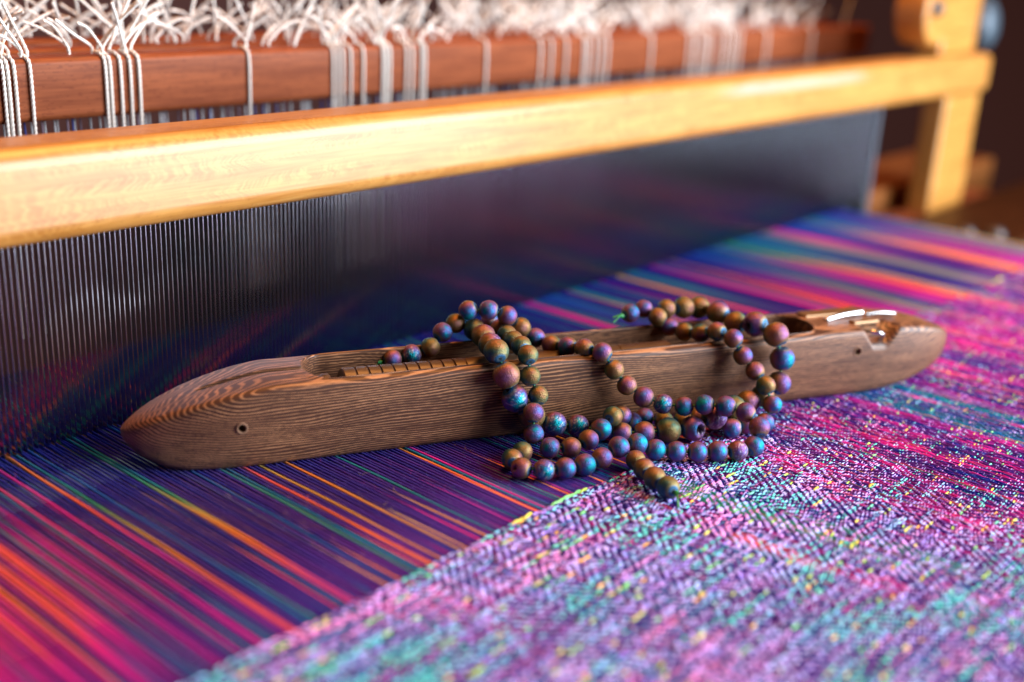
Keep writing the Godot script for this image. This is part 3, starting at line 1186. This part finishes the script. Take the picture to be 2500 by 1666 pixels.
func strand(called: String, flat: PackedFloat32Array, label: String, kinds: String, frayed: Array) -> void:
	var count := flat.size() / 4
	var pos := PackedVector3Array()
	var rad := PackedFloat32Array()
	for i in count:
		pos.append(Vector3(flat[i * 4], flat[i * 4 + 1], flat[i * 4 + 2]))
		rad.append(flat[i * 4 + 3])
	var base := pos[0]
	for p in pos:
		base.y = minf(base.y, p.y)
	base.y -= 3.5
	var t := thing(called, base, label, "bead strand", "strings of iridescent beads on the shuttle")
	var shown := Vector3(-0.26, 0.22, 0.94).normalized()  # painted sheen cores are turned to the window and camera side
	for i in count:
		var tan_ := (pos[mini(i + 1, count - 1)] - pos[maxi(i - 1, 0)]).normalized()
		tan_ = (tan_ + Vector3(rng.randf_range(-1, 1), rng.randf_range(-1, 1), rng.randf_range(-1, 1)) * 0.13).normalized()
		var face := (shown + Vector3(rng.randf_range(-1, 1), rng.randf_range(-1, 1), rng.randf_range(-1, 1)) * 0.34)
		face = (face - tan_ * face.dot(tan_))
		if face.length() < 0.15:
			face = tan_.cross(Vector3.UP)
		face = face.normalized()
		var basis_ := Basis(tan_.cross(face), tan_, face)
		var kind := kinds.substr(i % kinds.length(), 1)
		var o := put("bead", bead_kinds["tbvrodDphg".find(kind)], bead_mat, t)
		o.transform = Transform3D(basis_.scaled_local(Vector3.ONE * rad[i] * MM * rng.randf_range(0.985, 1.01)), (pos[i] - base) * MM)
	var path := PackedVector3Array()
	for e in frayed:
		if e == 0:
			path.append(pos[0] + (pos[0] - pos[1]).normalized() * 5.0)
	path.append_array(pos)
	var b := MB.new()
	b.tube(path, even(0.45, path.size()), 6, PackedColorArray([Color(0.01, 0.20, 0.07)]))
	part("thread", b, silk, t, base)
	for e: int in frayed:
		var tip := pos[0] if e == 0 else pos[count - 1]
		var away := (pos[0] - pos[1]).normalized() if e == 0 else (pos[count - 1] - pos[count - 2]).normalized()
		var rr := rad[0] if e == 0 else rad[count - 1]
		b = MB.new()
		var knot := tip + away * (rr + 0.7)
		b.tube(PackedVector3Array([knot - away * 0.8, knot, knot + away * 0.9]), PackedFloat32Array([0.5, 1.05, 0.4]), 8, PackedColorArray([Color(0.01, 0.24, 0.07)]))
		for q in 3:
			var d := (away + Vector3(rng.randf_range(-0.4, 0.4), rng.randf_range(-0.5, 0.2), rng.randf_range(-0.4, 0.4))).normalized()
			var en := knot + d * rng.randf_range(3.0, 6.0)
			en.y = maxf(en.y, 1.3)
			b.tube(curve([knot, knot + d * 1.6 + Vector3(0, 0.5, 0), en], 5), even(0.32, 11), 6, PackedColorArray([Color(0.008, 0.20, 0.05)]), 2, 1.5)
		part("thread_end", b, silk, t, base, "frayed bright green thread end")


func beads() -> void:
	silk = mat(Color.WHITE, 0.5)
	silk.vertex_color_use_as_albedo = true
	bead_mat = mat(Color(0.84, 0.86, 0.86), 0.54, 0.8)
	bead_mat.vertex_color_use_as_albedo = true
	var nt := NoiseTexture2D.new()
	nt.width = 256
	nt.height = 256
	nt.seamless = true
	nt.as_normal_map = true
	nt.bump_strength = 9.0
	nt.noise = noise(91, 0.035, 3)
	bead_mat.normal_enabled = true
	bead_mat.normal_texture = nt
	bead_mat.normal_scale = 0.9
	bead_mat.uv1_triplanar = true
	bead_mat.uv1_scale = Vector3.ONE * 0.8
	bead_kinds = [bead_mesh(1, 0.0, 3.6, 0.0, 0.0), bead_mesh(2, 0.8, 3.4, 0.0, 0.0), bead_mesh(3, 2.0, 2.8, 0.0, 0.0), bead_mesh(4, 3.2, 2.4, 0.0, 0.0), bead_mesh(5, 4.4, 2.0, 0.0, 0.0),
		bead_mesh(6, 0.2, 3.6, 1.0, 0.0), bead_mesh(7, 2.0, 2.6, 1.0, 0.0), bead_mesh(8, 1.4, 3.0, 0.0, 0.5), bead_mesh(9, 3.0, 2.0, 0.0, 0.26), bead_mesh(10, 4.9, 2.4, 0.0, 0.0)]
	strand("bead_strand", PackedFloat32Array([259.1, 23.7, -271.2, 3.5, 265.3, 24.8, -268.1, 3.5, 271.4, 26.8, -265.0, 3.5, 276.9, 31.2, -264.6, 3.5, 283.8, 32.9, -265.0, 3.5, 285.8, 38.4, -260.8, 3.5, 290.7, 38.7, -255.6, 3.5, 295.9, 36.6, -251.3, 3.5, 300.6, 32.0, -248.6, 3.5, 305.5, 27.7, -245.6, 3.5, 306.0, 26.7, -238.6, 3.5, 306.4, 27.8, -231.6, 3.5, 306.8, 28.7, -224.6, 3.5, 307.8, 29.0, -217.5, 3.5, 309.8, 23.3, -213.4, 3.5, 312.5, 17.9, -209.4, 3.5, 315.9, 14.1, -204.3, 3.7, 319.3, 12.4, -198.2, 3.5, 323.3, 12.2, -192.2, 3.4, 326.5, 13.8, -186.0, 3.5, 330.0, 14.2, -179.8, 3.6, 333.0, 12.9, -173.5, 3.5, 332.1, 9.7, -167.3, 3.6, 327.7, 4.3, -166.2, 3.5, 320.9, 4.0, -168.4, 3.5, 315.4, 4.0, -172.9, 3.5, 309.8, 4.0, -177.3, 3.5, 305.0, 4.0, -182.5, 3.5, 299.9, 4.7, -187.4, 3.5, 294.4, 7.3, -191.2, 3.5, 287.8, 7.2, -193.9, 3.6, 281.3, 4.7, -195.7, 3.5, 274.3, 4.0, -197.3, 3.6, 267.6, 4.0, -200.0, 3.5, 261.6, 4.0, -203.9, 3.5, 257.5, 4.0, -209.7, 3.5, 260.3, 4.0, -216.2, 3.5, 267.2, 4.0, -217.7, 3.4]),
		"long string of small beads arching over the quill and curling in front of shuttle", "vdobotbvobrbrvorvdttbvvtDbbbttbvtbdhrot", [0])
	strand("bead_strand", PackedFloat32Array([289.4, 4.0, -188.0, 3.3, 285.8, 4.0, -182.2, 3.5, 282.5, 4.2, -175.9, 3.6, 279.8, 4.2, -169.0, 3.7]),
		"short tail of four brownish beads lying on the cloth edge, ending in green thread", "oroo", [1])
	strand("bead_strand", PackedFloat32Array([298.7, 31.2, -261.7, 3.5, 296.6, 30.7, -255.0, 3.5, 293.2, 30.7, -248.7, 3.5, 289.7, 30.9, -242.6, 3.5, 286.3, 31.4, -236.3, 3.5, 282.8, 30.6, -230.2, 3.5, 281.5, 24.1, -227.7, 3.5, 281.9, 18.0, -224.1, 3.4, 276.6, 14.0, -221.5, 3.5, 275.2, 7.3, -219.7, 3.5, 276.4, 4.0, -213.5, 3.5, 281.7, 4.0, -208.8, 3.5, 288.3, 5.5, -206.6, 3.5, 295.1, 7.5, -206.5, 3.5, 301.7, 10.1, -206.8, 3.5, 308.6, 8.2, -207.9, 3.5, 314.3, 4.2, -207.2, 3.5, 321.4, 4.0, -206.7, 3.5, 324.0, 4.0, -200.2, 3.5, 329.5, 4.0, -195.8, 3.5, 336.3, 4.0, -193.8, 3.5, 338.2, 4.0, -187.1, 3.5, 336.6, 4.0, -180.0, 3.5, 343.4, 4.0, -178.0, 3.5, 349.5, 4.1, -174.3, 3.5, 353.3, 10.1, -174.1, 3.5, 354.4, 15.9, -178.1, 3.5, 356.4, 19.3, -184.1, 3.5, 354.8, 24.3, -188.8, 3.5, 353.4, 30.2, -192.6, 3.5, 353.6, 31.0, -199.7, 3.5, 353.6, 28.7, -206.4, 3.5, 353.8, 27.3, -213.4, 3.5, 354.3, 27.4, -220.4, 3.5, 349.2, 31.8, -222.8, 3.5, 349.7, 33.3, -229.6, 3.5, 342.8, 32.7, -230.9, 3.5]),
		"string of small beads half buried under the others, climbing back over the shuttle", "tvooggggvbbrvtgvbbgorrbvbtorvvrbovovbgr", [1])
	strand("bead_strand", PackedFloat32Array([286.9, 31.5, -258.5, 3.9, 283.4, 31.8, -251.1, 4.2, 279.0, 31.6, -243.9, 4.2, 274.1, 32.2, -236.9, 4.3, 272.8, 25.7, -230.8, 4.6, 275.9, 17.0, -229.3, 4.6, 281.8, 10.2, -226.4, 4.6, 288.2, 6.7, -221.2, 4.2, 294.7, 5.6, -216.1, 3.9, 300.1, 4.2, -210.5, 3.7, 304.3, 4.1, -204.1, 3.6, 309.9, 4.3, -198.8, 3.8, 316.4, 4.9, -193.3, 4.4, 324.0, 5.0, -188.3, 4.4, 331.9, 8.2, -184.8, 4.5, 341.0, 9.7, -182.7, 4.3, 349.9, 9.6, -182.1, 4.2, 358.5, 10.1, -180.9, 4.2, 366.4, 13.5, -179.0, 4.4, 368.8, 22.1, -180.2, 4.6, 367.5, 31.0, -183.2, 4.7, 368.7, 32.4, -192.6, 4.7, 370.0, 30.4, -201.5, 4.4, 371.1, 32.2, -210.1, 4.4, 371.5, 32.0, -218.9, 4.3, 363.2, 33.2, -220.6, 4.2, 356.0, 33.5, -223.7, 3.6]),
		"string of larger beads hanging over the shuttle's front at both sides of the pile", "orDgrdoddtvvgpDgrovtrpovgoo", [])
